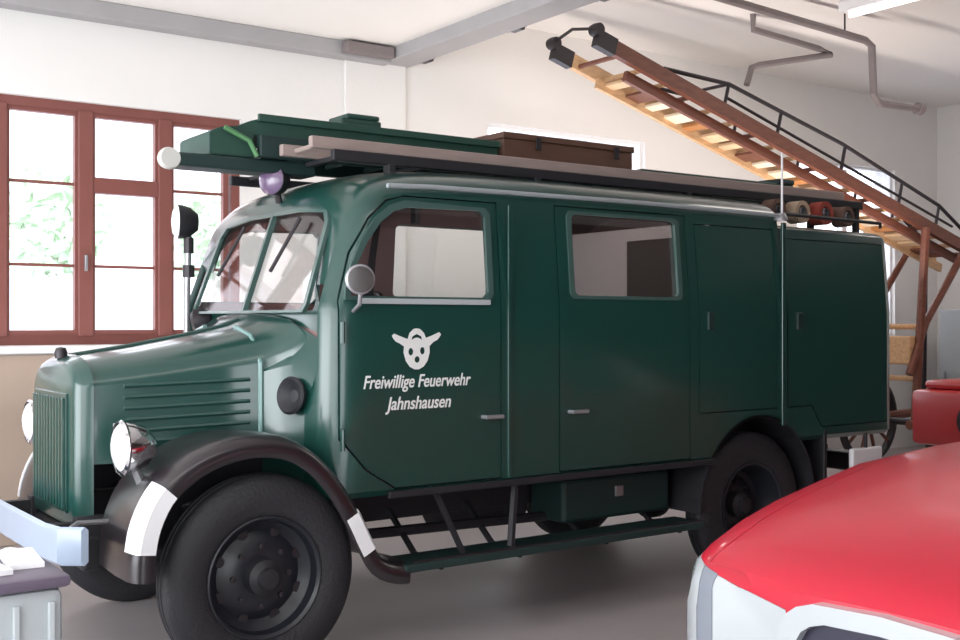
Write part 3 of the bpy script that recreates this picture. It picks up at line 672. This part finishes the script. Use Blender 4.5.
# ---------------- loads on the roof: each a thing of its own
L = thing('roof_ladder', 'long weathered ladder lying along the near edge of the truck roof', 'ladder', (4.5, 5.1, 2.455))
for y in (4.97, 5.30): MB().box((2.52, y - 0.02, 2.457), (6.70, y + 0.02, 2.517), 0.006).build('rail', RAILW, L)
for k in range(15):
    x = 2.60 + 0.285 * k
    MB().tube([(x, 4.985, 2.487), (x, 5.285, 2.487)], 0.014, 8).build('rung', RAILW, L, smooth=True)
E = thing('extension_ladder', 'dark green extension ladder on truck roof with blunt nose over the windscreen', 'ladder', (4.4, 5.68, 2.455))
for y in (5.42, 5.92):
    MB().box((2.45, y - 0.025, 2.458), (6.84, y + 0.025, 2.575), 0.008).build('rail', DKGREEN, E)
MB().box((2.03, 5.44, 2.385), (2.80, 5.62, 2.455), 0.012).build('nose_beam', DKGREEN, E)
for k in range(17):
    x = 2.58 + 0.26 * k
    z = 2.51
    MB().tube([(x, 5.43, z), (x, 5.91, z)], 0.016, 8).build('rung', DKGREEN, E, smooth=True)
for y in (5.47,):
    MB().lathe([(0.0, -0.03), (0.05, -0.03), (0.057, 0), (0.05, 0.03), (0, 0.03)], (1.99, y, 2.42), 'Y', 20).build('roller', mat('roller_pale' + str(y), (0.55, 0.55, 0.52), 0.5), E, smooth=True)
# green plank tray above
G = thing('equipment_tray', 'long dark green tray with stepped nose on top of the extension ladder', 'tray', (3.3, 5.66, 2.578))
MB().prism([(2.20, 2.46), (2.20, 2.575), (2.26, 2.605), (2.36, 2.62), (2.42, 2.65), (2.50, 2.675), (4.03, 2.68), (4.03, 2.578), (2.44, 2.578), (2.44, 2.46)], 'Y', 5.455, 5.885, 0.006).build('tray_body', GREEN2, G)
MB().box((2.46, 5.43, 2.65), (4.03, 5.455, 2.69), 0.004).build('tray_edge', GREEN2, G)
MB().tube([(2.27, 5.435, 2.60), (2.40, 5.42, 2.54), (2.44, 5.41, 2.46)], 0.014, 8).build('strap', mat('strap_green', (0.07, 0.20, 0.08), 0.5), G, smooth=True)
B = thing('winch_box', 'small green box with rounded lid on the roof tray', 'box', (3.08, 5.62, 2.70))
MB().box((2.98, 5.50, 2.68), (3.24, 5.74, 2.735), 0.01).build('case', GREEN2, B)
MB().box((3.02, 5.50, 2.735), (3.23, 5.73, 2.765), 0.012).build('lid', GREEN2, B)
W = thing('wooden_chest', 'long brown wooden chest on the truck roof in front of the window', 'chest', (4.63, 5.68, 2.578))
MB().box((4.06, 5.44, 2.578), (5.12, 5.90, 2.715), 0.006).build('chest_body', CHEST, W)
MB().box((4.05, 5.43, 2.715), (5.13, 5.91, 2.755), 0.006).build('lid', CHEST, W)
for x in (4.3, 4.95): MB().box((x, 5.422, 2.66), (x + 0.04, 5.432, 2.74), 0.003).build('hasp', IRON, W)
P = thing('plank', 'dark green plank lying behind the wooden chest on the roof', 'plank', (6.0, 5.66, 2.578))
MB().box((5.23, 5.46, 2.578), (6.78, 5.88, 2.625), 0.006).build('board', GREEN2, P)
MB().box((6.60, 5.45, 2.625), (6.78, 5.89, 2.66), 0.006).build('end_block', DKGREEN, P)
def hose_roll(x, y, r, w, m, label):
    t = thing('rolled_hose', label, 'hose', (x, y, 2.247), 0, 'rolled hoses on the rear roof')
    prof = []
    h = MB()
    pts = []; n = 5
    for k in range(n * 24 + 1):
        a = 2 * PI * k / 24; q = 0.045 + (r - 0.055) * k / (n * 24)
        pts.append((x + q * math.cos(a), y, 2.247 + r + q * math.sin(a)))
    rings = []
    for i, p in enumerate(pts):
        a = 2 * PI * i / 24; nrm = Vector((math.cos(a), 0, math.sin(a))); tck = (r - 0.055) / n * 0.46
        rings.append([Vector(p) + nrm * tck + Vector((0, -w, 0)), Vector(p) + nrm * tck + Vector((0, w, 0)), Vector(p) - nrm * tck + Vector((0, w, 0)), Vector(p) - nrm * tck + Vector((0, -w, 0))])
    h.loft(rings).build('canvas_coil', m, t, smooth=True, angle=50)
    MB().lathe([(0.028, -w * 1.1), (0.032, -w * 0.8), (0.032, w * 0.8), (0.028, w * 1.1), (0, w * 1.1)], (x, y, 2.247 + r), 'Y', 14).build('coupling', STEEL, t, smooth=True)
hose_roll(5.83, 4.86, 0.085, 0.05, HOSE_B, 'small dark brown rolled hose beside the thin white rod')
hose_roll(6.06, 4.85, 0.085, 0.05, HOSE_T, 'tan rolled hose in the middle of the rear truck roof')
hose_roll(6.30, 4.85, 0.09, 0.05, HOSE_R, 'reddish rolled hose on the rear truck roof')
hose_roll(6.54, 4.85, 0.08, 0.05, HOSE_B, 'dark brown rolled hose at the rear end of the truck roof')

# ------------------------------------------------------------------ wheeled wooden ladder behind the truck
Q = thing('wheeled_ladder', 'tall brown wooden ladder on two wheels raised slanting behind the truck', 'ladder', (11.0, 7.3, 0))
A0, A1 = Vector((6.22, 0, 3.93)), Vector((11.9, 0, 2.33))
dv = (A1 - A0).normalized(); nv = Vector((-dv.z, 0, dv.x)) if dv.x > 0 else None
nv = Vector((-dv.z, 0, dv.x))
def lp(s, y, n=0.0): p = A0 + dv * s + nv * n; return Vector((p.x, y, p.z))
LEN = (A1 - A0).length
for yy, mm in ((7.00, WOOD), (7.56, WOODL)):
    m = MB()
    m.loft([[lp(s, yy - 0.03, -0.05), lp(s, yy + 0.03, -0.05), lp(s, yy + 0.03, 0.075), lp(s, yy - 0.03, 0.075)] for s in (0, LEN * 0.33, LEN * 0.66, LEN)])
    m.build('rail', mm, Q)
    MB().loft([[lp(s, yy - 0.037, -0.06), lp(s, yy + 0.037, -0.06), lp(s, yy + 0.037, 0.085), lp(s, yy - 0.037, 0.085)] for s in (-0.05, 0.16)]).build('rail_shoe', IRON, Q)
    MB().lathe([(0, -0.05), (0.05, -0.05), (0.055, 0), (0.05, 0.05), (0, 0.05)], lp(-0.06, yy, 0.08), 'Y', 16).build('end_roller', IRON, Q, smooth=True)
# second inner ladder section: paler rails
for yy in (7.10, 7.46):
    MB().loft([[lp(s, yy - 0.022, -0.155), lp(s, yy + 0.022, -0.155), lp(s, yy + 0.022, -0.065), lp(s, yy - 0.022, -0.065)] for s in (0.42, LEN * 0.5, LEN)]).build('inner_rail', WOODL if yy > 7.3 else WOOD, Q)
for k in range(19):
    s = 0.25 + 0.305 * k
    MB().tube([lp(s, 7.03, -0.01), lp(s, 7.53, -0.01)], 0.022, 8).build('rung', WOODL if k % 3 else WOOD, Q, smooth=True)
TREADS = [mat('tread_tan', (0.66, 0.46, 0.28), 0.6, var=0.3), mat('tread_orange', (0.45, 0.19, 0.06), 0.6, var=0.3), mat('tread_pale', (0.80, 0.68, 0.52), 0.6, var=0.2), mat('tread_brown', (0.16, 0.06, 0.035), 0.6, var=0.3)]
for k in range(20):
    s = 0.5 + 0.25 * k
    MB().loft([[lp(s + ds, 7.124, -0.11), lp(s + ds, 7.436, -0.11), lp(s + ds, 7.436, -0.085), lp(s + ds, 7.124, -0.085)] for ds in (0, 0.10 + 0.06 * (k % 2))]).build('tread', TREADS[(k * 7 + k // 3) % 4], Q)
# iron truss above each rail
for yy in (7.00, 7.56):
    m = MB()
    m.tube([lp(0.75, yy, 0.08), lp(1.55, yy, 0.27), lp(LEN * 0.55, yy, 0.34), lp(LEN - 0.9, yy, 0.30), lp(LEN, yy, 0.10)], 0.020, 8)
    for s, n_ in ((1.55, 0.27), (2.3, 0.30), (3.3, 0.34), (4.3, 0.31), (5.0, 0.29)): m.tube([lp(s, yy, 0.06), lp(s, yy, n_)], 0.017, 6)
    m.tube([lp(1.55, yy, 0.14), lp(LEN - 0.6, yy, 0.16)], 0.014, 6)
    m.build('truss_rod', IRON, Q, smooth=True)
MB().tube([lp(1.55, 7.0, 0.27), lp(1.55, 7.56, 0.27)], 0.016, 6).build('truss_brace', IRON, Q)
MB().tube([lp(-0.06, 7.0, 0.09), lp(-0.10, 7.28, 0.13), lp(-0.06, 7.56, 0.09)], 0.014, 6).build('end_bow', IRON, Q, smooth=True)
# carriage: wooden props, frame and two spoked wheels
for yy in (6.92, 7.64):
    MB().tube([lp(LEN * 0.80, yy, -0.05), (10.55, yy, 0.55)], 0.045, 8).build('prop', WOOD, Q, smooth=True)
    MB().tube([lp(LEN * 0.93, yy, -0.05), (10.75, yy, 1.6), (10.45, yy, 1.05)], 0.04, 8).build('prop', WOOD, Q, smooth=True)
    MB().tube([(10.45, yy, 0.52), (11.9, yy, 0.56)], 0.05, 8).build('carriage_beam', WOOD, Q, smooth=True)
    MB().tube([(11.8, yy, 0.56), lp(LEN - 0.05, yy, -0.05)], 0.04, 8).build('prop', IRON, Q, smooth=True)
for z in (1.0, 1.55): MB().tube([(10.62 if z < 1.2 else 10.72, 6.92, z), (10.62 if z < 1.2 else 10.72, 7.64, z)], 0.03, 8).build('cross_bar', WOODL, Q, smooth=True)
MB().box((10.5, 6.95, 1.15), (10.72, 7.6, 1.45), 0.02).build('winch', WOODL, Q)
MB().tube([(11.0, 6.75, 0.5), (11.0, 7.81, 0.5)], 0.04, 10).build('axle', IRON, Q)
for yy in (6.75, 7.81):
    w = MB().lathe([(0.46, -0.04), (0.50, -0.04), (0.50, 0.04), (0.46, 0.04), (0.46, -0.04)], (11.0, yy, 0.5), 'Y', 40).build('wheel', IRON, Q, smooth=True)
    for k in range(10):
        a = 2 * PI * k / 10
        MB().tube([(11.0, yy, 0.5), (11.0 + 0.47 * math.cos(a), yy, 0.5 + 0.47 * math.sin(a))], 0.02, 6).build('spoke', WOOD, w)
    MB().lathe([(0, -0.08), (0.07, -0.07), (0.08, 0), (0.07, 0.07), (0, 0.08)], (11.0, yy, 0.5), 'Y', 16).build('hub', IRON, w, smooth=True)

# ------------------------------------------------------------------ small red pump trailer right behind the truck
K = thing('pump_trailer', 'small red pump trailer with dark wheel behind the red car', 'trailer', (9.15, 5.0, 0))
def kb(a, b, bev, nm, m): return MB().box(a, b, bev).build(nm, m, K, smooth=True)
kb((8.62, 4.62, 0.55), (10.2, 5.7, 1.02), 0.05, 'trailer_body', PUMPRED)
kb((8.75, 4.66, 1.02), (10.1, 5.66, 1.10), 0.04, 'lid', PUMPRED)
kb((8.60, 4.56, 0.46), (10.2, 4.64, 0.55), 0.01, 'chassis_beam', IRON)
MB().lathe([(0.16, -0.07), (0.20, -0.085), (0.29, -0.08), (0.32, -0.05), (0.32, 0.05), (0.29, 0.08), (0.20, 0.085), (0.16, 0.07), (0.16, -0.07)], (8.80, 4.50, 0.32), 'Y', 36).build('wheel', RUBBER, K, smooth=True)
MB().lathe([(0.17, -0.04), (0.12, -0.03), (0.06, -0.06), (0, -0.065), (0, 0.05), (0.17, 0.05), (0.17, -0.04)], (8.80, 4.50, 0.32), 'Y', 24).build('wheel_disc', PUMPRED, K, smooth=True)
fpts = [(8.80 + 0.38 * math.cos(math.radians(a)), 0.32 + 0.38 * math.sin(math.radians(a))) for a in range(10, 171, 10)]
MB().prism(fpts + scale2(fpts, 0.95, (8.80, 0.32))[::-1], 'Y', 4.38, 4.62).build('mudguard', PUMPRED, K, smooth=True)
MB().tube([(9.2, 4.55, 0.50), (9.2, 4.50, 0.95)], 0.025, 8).build('support_strut', WHITEP, K)
MB().tube([(8.62, 5.1, 0.5), (8.15, 5.1, 0.46), (7.95, 5.1, 0.44)], 0.03, 8).build('drawbar', IRON, K)
MB().tube([(8.1, 5.1, 0.0), (8.1, 5.1, 0.47)], 0.022, 8).build('support_leg', IRON, K)
MB().lathe([(0, -0.14), (0.15, -0.13), (0.17, 0), (0.15, 0.13), (0, 0.14)], (8.52, 4.98, 0.80), 'X', 24).build('pump_housing', IRON, K, smooth=True)
# grey locker at the far wall
Lk = thing('steel_locker', 'grey steel locker standing by the right wall', 'locker', (12.9, 7.6, 0))
MB().box((12.55, 5.9, 0.05), (13.40, 7.9, 1.75), 0.01).build('case', CABGREY, Lk)
for y in (5.92, 6.59, 7.26):
    d = MB().box((12.53, y, 0.10), (12.548, y + 0.62, 1.70), 0.005).build('door', CABGREY, Lk)
    MB().box((12.505, y + 0.54, 0.85), (12.53, y + 0.57, 1.0), 0.004).build('handle', STEEL, d)
for y in (5.95, 7.85): MB().box((12.6, y - 0.03, 0), (13.35, y + 0.03, 0.05)).build('foot', IRON, Lk)

# ------------------------------------------------------------------ red car in the foreground
CA = math.radians(1.0)
CAR = thing('red_car', 'red car nose with white headlight and pale grille surround in the right foreground', 'car', (2.74, 1.88, 0), CA)
def W_(p):   # car frame (x rearward from nose, y to the left side of the car, z up) kept as world coords through the empty
    return p
def clink(o):
    o.matrix_parent_inverse = Matrix.Identity(4); return o
HWT = [(0.0, 0.70), (0.04, 0.79), (0.10, 0.838), (0.20, 0.865), (0.35, 0.88), (0.6, 0.89), (1.0, 0.90), (2.5, 0.91), (3.6, 0.89), (4.3, 0.84), (4.5, 0.72)]
ZST = [(0.0, 0.735), (0.04, 0.77), (0.10, 0.805), (0.20, 0.84), (0.35, 0.89), (0.53, 0.935), (0.8, 0.985), (1.06, 1.03), (1.6, 1.065), (1.8, 1.07), (3.6, 1.04), (4.3, 1.0), (4.5, 0.9)]
ZCT = [(x, z + 0.055) for x, z in ZST]
def cring(x):
    w, zc, zs = interp(HWT, x), interp(ZCT, x), interp(ZST, x)
    half = [(w - 0.10, 0.26), (w - 0.02, 0.32), (w, 0.50), (w + 0.0, 0.66), (w - 0.015, zs - 0.06), (w - 0.035, zs - 0.015), (w - 0.075, zs + 0.012)]
    for k in range(1, 9):
        f = k / 8; y = (w - 0.075) * (1 - f); half.append((y, zs + 0.012 + (zc - zs - 0.012) * (1 - (1 - f) ** 2.2)))
    pts = [(-y, z) for y, z in half] + [(y, z) for y, z in half[::-1][1:]]
    return [(x, y, z) for y, z in pts]
xs = [0.0, 0.04, 0.10, 0.20, 0.35, 0.53, 0.8, 1.06, 1.3, 1.6, 1.8, 2.3, 2.8, 3.6, 4.0, 4.3, 4.5]
cb = clink(MB().loft([cring(x) for x in xs]).build('car_body', CARRED, CAR, smooth=True, angle=40))
for wx in (0.85, 3.35):
    for y0, y1 in ((-1.1, -0.62), (0.62, 1.1)):
        c_ = clink(MB().lathe([(0, y0), (0.37, y0), (0.37, y1), (0, y1)], (wx, 0, 0.33), 'Y', 32).build('cut', GRILLE)); 
        boolean(cb, c_, angle=40)
def csplit(pts, axis, a, b, nm, m, gap=0.004):
    """cut a panel out of the car body in the car's own frame"""
    for cc in (cb,): cc.parent = None; cc.matrix_world = Matrix.Identity(4)
    p = split_out(cb, pts, axis, a, b, nm, m, None, gap)
    p.parent = CAR; p.matrix_parent_inverse = Matrix.Identity(4); cb.parent = CAR; cb.matrix_parent_inverse = Matrix.Identity(4)
    p.data.materials.clear(); p.data.materials.append(m)
    return p
cb.parent = None
for s in (-1, 1):
    # lamp cluster at the corner: main lens, grey divider, side lamp
    for nm, m_c, pts in (('headlight', CARWHITE, [(0.36, 0.50), (0.35, 0.60), (0.35, 0.725), (0.50, 0.755), (0.645, 0.775), (0.645, 0.50)]),
                         ('lamp_divider', CARGREY, [(0.645, 0.50), (0.645, 0.778), (0.72, 0.79), (0.72, 0.50)]),
                         ('side_lamp', CARWHITE, [(0.72, 0.50), (0.72, 0.79), (0.80, 0.805), (1.0, 0.805), (1.0, 0.50)])):
        csplit([(s * y, z) for y, z in pts], 'X', -0.1, 0.30, nm, m_c, 0.0015)
    clink(MB().lathe([(0.062, 0.0), (0.07, -0.012), (0.060, -0.014), (0.052, 0.0)], (0.035, s * 0.545, 0.655), 'X', 28).build('lamp_ring', STEEL, CAR, smooth=True))
# grille surround with dark opening
gp = [(-0.345, 0.46), (-0.345, 0.68), (-0.32, 0.725), (-0.28, 0.755), (-0.22, 0.775), (0.0, 0.785), (0.22, 0.775), (0.28, 0.755), (0.32, 0.725), (0.345, 0.68), (0.345, 0.46)]
clink(MB().ring(gp, [(p[0] * 0.82, 0.46 + (p[1] - 0.46) * 0.77 + 0.02) for p in gp], 'X', -0.045, 0.06).build('grille_surround', CARWHITE, CAR))
g = clink(MB().prism([(p[0] * 0.82, 0.46 + (p[1] - 0.46) * 0.77 + 0.02) for p in gp], 'X', -0.012, 0.02).build('grille', GRILLE, CAR))
for k in range(3): clink(MB().box((-0.02, -0.29, 0.51 + 0.05 * k), (-0.008, 0.29, 0.52 + 0.05 * k)).build('grille_slat', CARGREY, g))
hp = [(-0.5, -0.68), (1.66, -0.80), (1.72, 0.0), (1.66, 0.80), (-0.5, 0.68)]
hood = csplit(hp, 'Z', 0.80, 1.3, 'hood', CARRED, 0.003)
for s in (-1, 1):
    clink(MB().tube([(0.25, s * 0.36, interp(ZCT, .25) - 0.022), (0.6, s * 0.40, interp(ZCT, .6) - 0.022), (1.0, s * 0.46, interp(ZCT, 1.0) - 0.024), (1.5, s * 0.5, interp(ZCT, 1.5) - 0.026)], [0.004, 0.011, 0.011, 0.006], 8).build('hood_crease', CARRED, hood, smooth=True))
clink(MB().box((-0.03, -0.70, 0.26), (0.10, 0.70, 0.44), 0.03).build('bumper', CARGREY, CAR, smooth=True))
# greenhouse
def gring(x, w, z0, z1, wt):
    return [(x, -w, z0), (x, -wt, z1 - 0.05), (x, -wt + 0.08, z1), (x, wt - 0.08, z1), (x, wt, z1 - 0.05), (x, w, z0)]
clink(MB().loft([gring(1.76, 0.80, 1.05, 1.10, 0.78), gring(2.35, 0.82, 1.0, 1.46, 0.64), gring(2.65, 0.83, 1.0, 1.50, 0.64), gring(3.3, 0.82, 1.0, 1.48, 0.63), gring(4.0, 0.78, 0.98, 1.04, 0.70)]).build('cabin_glass', mat('car_glass', (0.02, 0.025, 0.03), 0.08, coat=0.8), CAR, smooth=True, angle=20))
clink(MB().loft([[(x, -w, z), (x, -w, z + 0.03), (x, w, z + 0.03), (x, w, z)] for x, w, z in ((2.32, 0.60, 1.45), (2.65, 0.63, 1.495), (3.3, 0.62, 1.475), (3.42, 0.58, 1.44))]).build('roof', CARRED, CAR, smooth=True))
for s in (-1, 1):
    for a, b in (((1.78, 0.79, 1.08), (2.35, 0.65, 1.45)), ((2.7, 0.845, 1.0), (2.7, 0.65, 1.48)), ((3.95, 0.77, 1.03), (3.35, 0.63, 1.46))):
        clink(MB().tube([(a[0], s * a[1], a[2]), (b[0], s * b[1], b[2])], 0.035, 8).build('roof_pillar', CARRED, CAR, smooth=True))
    for wx in (0.85, 3.35):
        w = clink(MB().lathe([(0.20, -0.09), (0.24, -0.10), (0.30, -0.098), (0.33, -0.07), (0.33, 0.07), (0.30, 0.098), (0.24, 0.10), (0.20, 0.09), (0.20, -0.09)], (wx, s * 0.77, 0.33), 'Y', 36).build('wheel', RUBBER, CAR, smooth=True))
        clink(MB().lathe([(0.21, 0.085 * s), (0.15, 0.05 * s), (0.06, 0.08 * s), (0, 0.085 * s), (0, -0.05 * s), (0.21, -0.05 * s), (0.21, 0.085 * s)], (wx, s * 0.77, 0.33), 'Y', 24).build('rim', STEEL, w, smooth=True))

# ------------------------------------------------------------------ grey crate with papers, lower left
BX = thing('grey_crate', 'grey ribbed plastic crate with dark lid in the lower left corner', 'crate', (0.72, 3.95, 0))
bx0, bx1, by0, by1 = 0.25, 0.99, 3.66, 4.12
b_ = MB().box((bx0, by0, 0.0), (bx1, by1, 0.76), 0.03)
b_.build('crate_body', GREYPL, BX, smooth=True)
for k in range(7):
    x = bx0 + 0.06 + 0.105 * k
    MB().box((x, by0 - 0.014, 0.06), (x + 0.022, by0 + 0.002, 0.72), 0.005).build('rib', GREYPL, BX)
for k in range(4):
    y = by0 + 0.07 + 0.1 * k
    MB().box((bx1 - 0.002, y, 0.06), (bx1 + 0.014, y + 0.022, 0.72), 0.005).build('rib', GREYPL, BX)
MB().box((bx0 - 0.02, by0 - 0.02, 0.76), (bx1 + 0.02, by1 + 0.02, 0.80), 0.016).build('lid', LIDPL, BX, smooth=True)
def paper(x0, y0, x1, y1, z, rot, label):
    m = MB()
    n = 8; c = Vector(((x0 + x1) / 2, (y0 + y1) / 2, 0)); R = Matrix.Rotation(rot, 3, 'Z')
    top = [[None] * (n + 1) for _ in range(n + 1)]
    rings = []
    for i in range(n + 1):
        x = x0 + (x1 - x0) * i / n
        lift = 0.012 * math.sin(PI * i / n) ** 2
        r = []
        for (yy, zz) in ((y0, 0), (y1, 0), (y1, 0.012), (y0, 0.012)):
            p = R @ (Vector((x, yy, 0)) - c) + c
            r.append((p.x, p.y, z + zz * (1 + 0.4 * math.sin(i)) + (lift if zz else 0)))
        rings.append(r)
    o = m.loft(rings).build('newspaper', PAPER)
    tag(o, label, 'newspaper', 'papers on the grey crate')
paper(0.48, 3.72, 0.84, 4.02, 0.801, 0.12, 'folded white newspaper on the left part of the crate lid')
paper(0.87, 3.80, 0.98, 4.08, 0.801, -0.1, 'narrow white leaflet at the right end of the crate lid')

# ------------------------------------------------------------------ light
w = bpy.data.worlds.new('world'); SC.world = w; w.use_nodes = True
bg = w.node_tree.nodes['Background']; bg.inputs[0].default_value = (0.93, 0.96, 1.0, 1); bg.inputs[1].default_value = 5.0
def area(name, loc, to, sx, sy, power, col=(1, 1, 1)):
    l = bpy.data.lights.new(name, 'AREA'); l.shape = 'RECTANGLE'; l.size = sx; l.size_y = sy; l.energy = power; l.color = col
    o = bpy.data.objects.new(name, l); C.objects.link(o); o.location = loc
    o.rotation_euler = (Vector(to) - Vector(loc)).to_track_quat('-Z', 'Y').to_euler()
area('door_daylight', (-2.5, 3.0, 1.9), (4, 4.4, 1.2), 6, 3, 260, (0.95, 0.98, 1.0))
area('ceiling_fill_far', (9.5, 4.5, 4.3), (9.5, 5.5, 0), 5, 0.6, 60, (1, 0.91, 0.85))  # added fill under the right ceiling, brightens floor and back wall
area('hidden_fill_behind_truck', (7.6, 6.78, 2.1), (7.6, 8.0, 4.4), 5.5, 0.25, 75, (1, 0.90, 0.84))  # added fill hidden behind the truck, lifts back wall and ceiling
area('hidden_fill_left_bay', (2.6, 7.4, 1.0), (2.6, 7.6, 4.0), 3.0, 0.4, 26, (1, 0.97, 0.96))  # added fill out of sight in the left bay, aimed upwards
area('ceiling_fill_near', (1.5, 1.0, 3.9), (2.0, 2.0, 0), 4, 0.5, 26, (1, 0.97, 0.95))  # added fill above the foreground, not a fitted lamp
pl = bpy.data.lights.new('crew_fill_light', 'POINT'); pl.energy = 8; pl.shadow_soft_size = 0.06; pl.color = (1, 0.9, 0.86)  # added fill inside the crew cab to brighten the bulkhead
po = bpy.data.objects.new('crew_fill_light', pl); C.objects.link(po); po.location = (4.3, 5.2, 2.30)
SC.view_settings.view_transform = 'Standard'
SC.view_settings.look = 'None'
SC.view_settings.exposure = 0.0
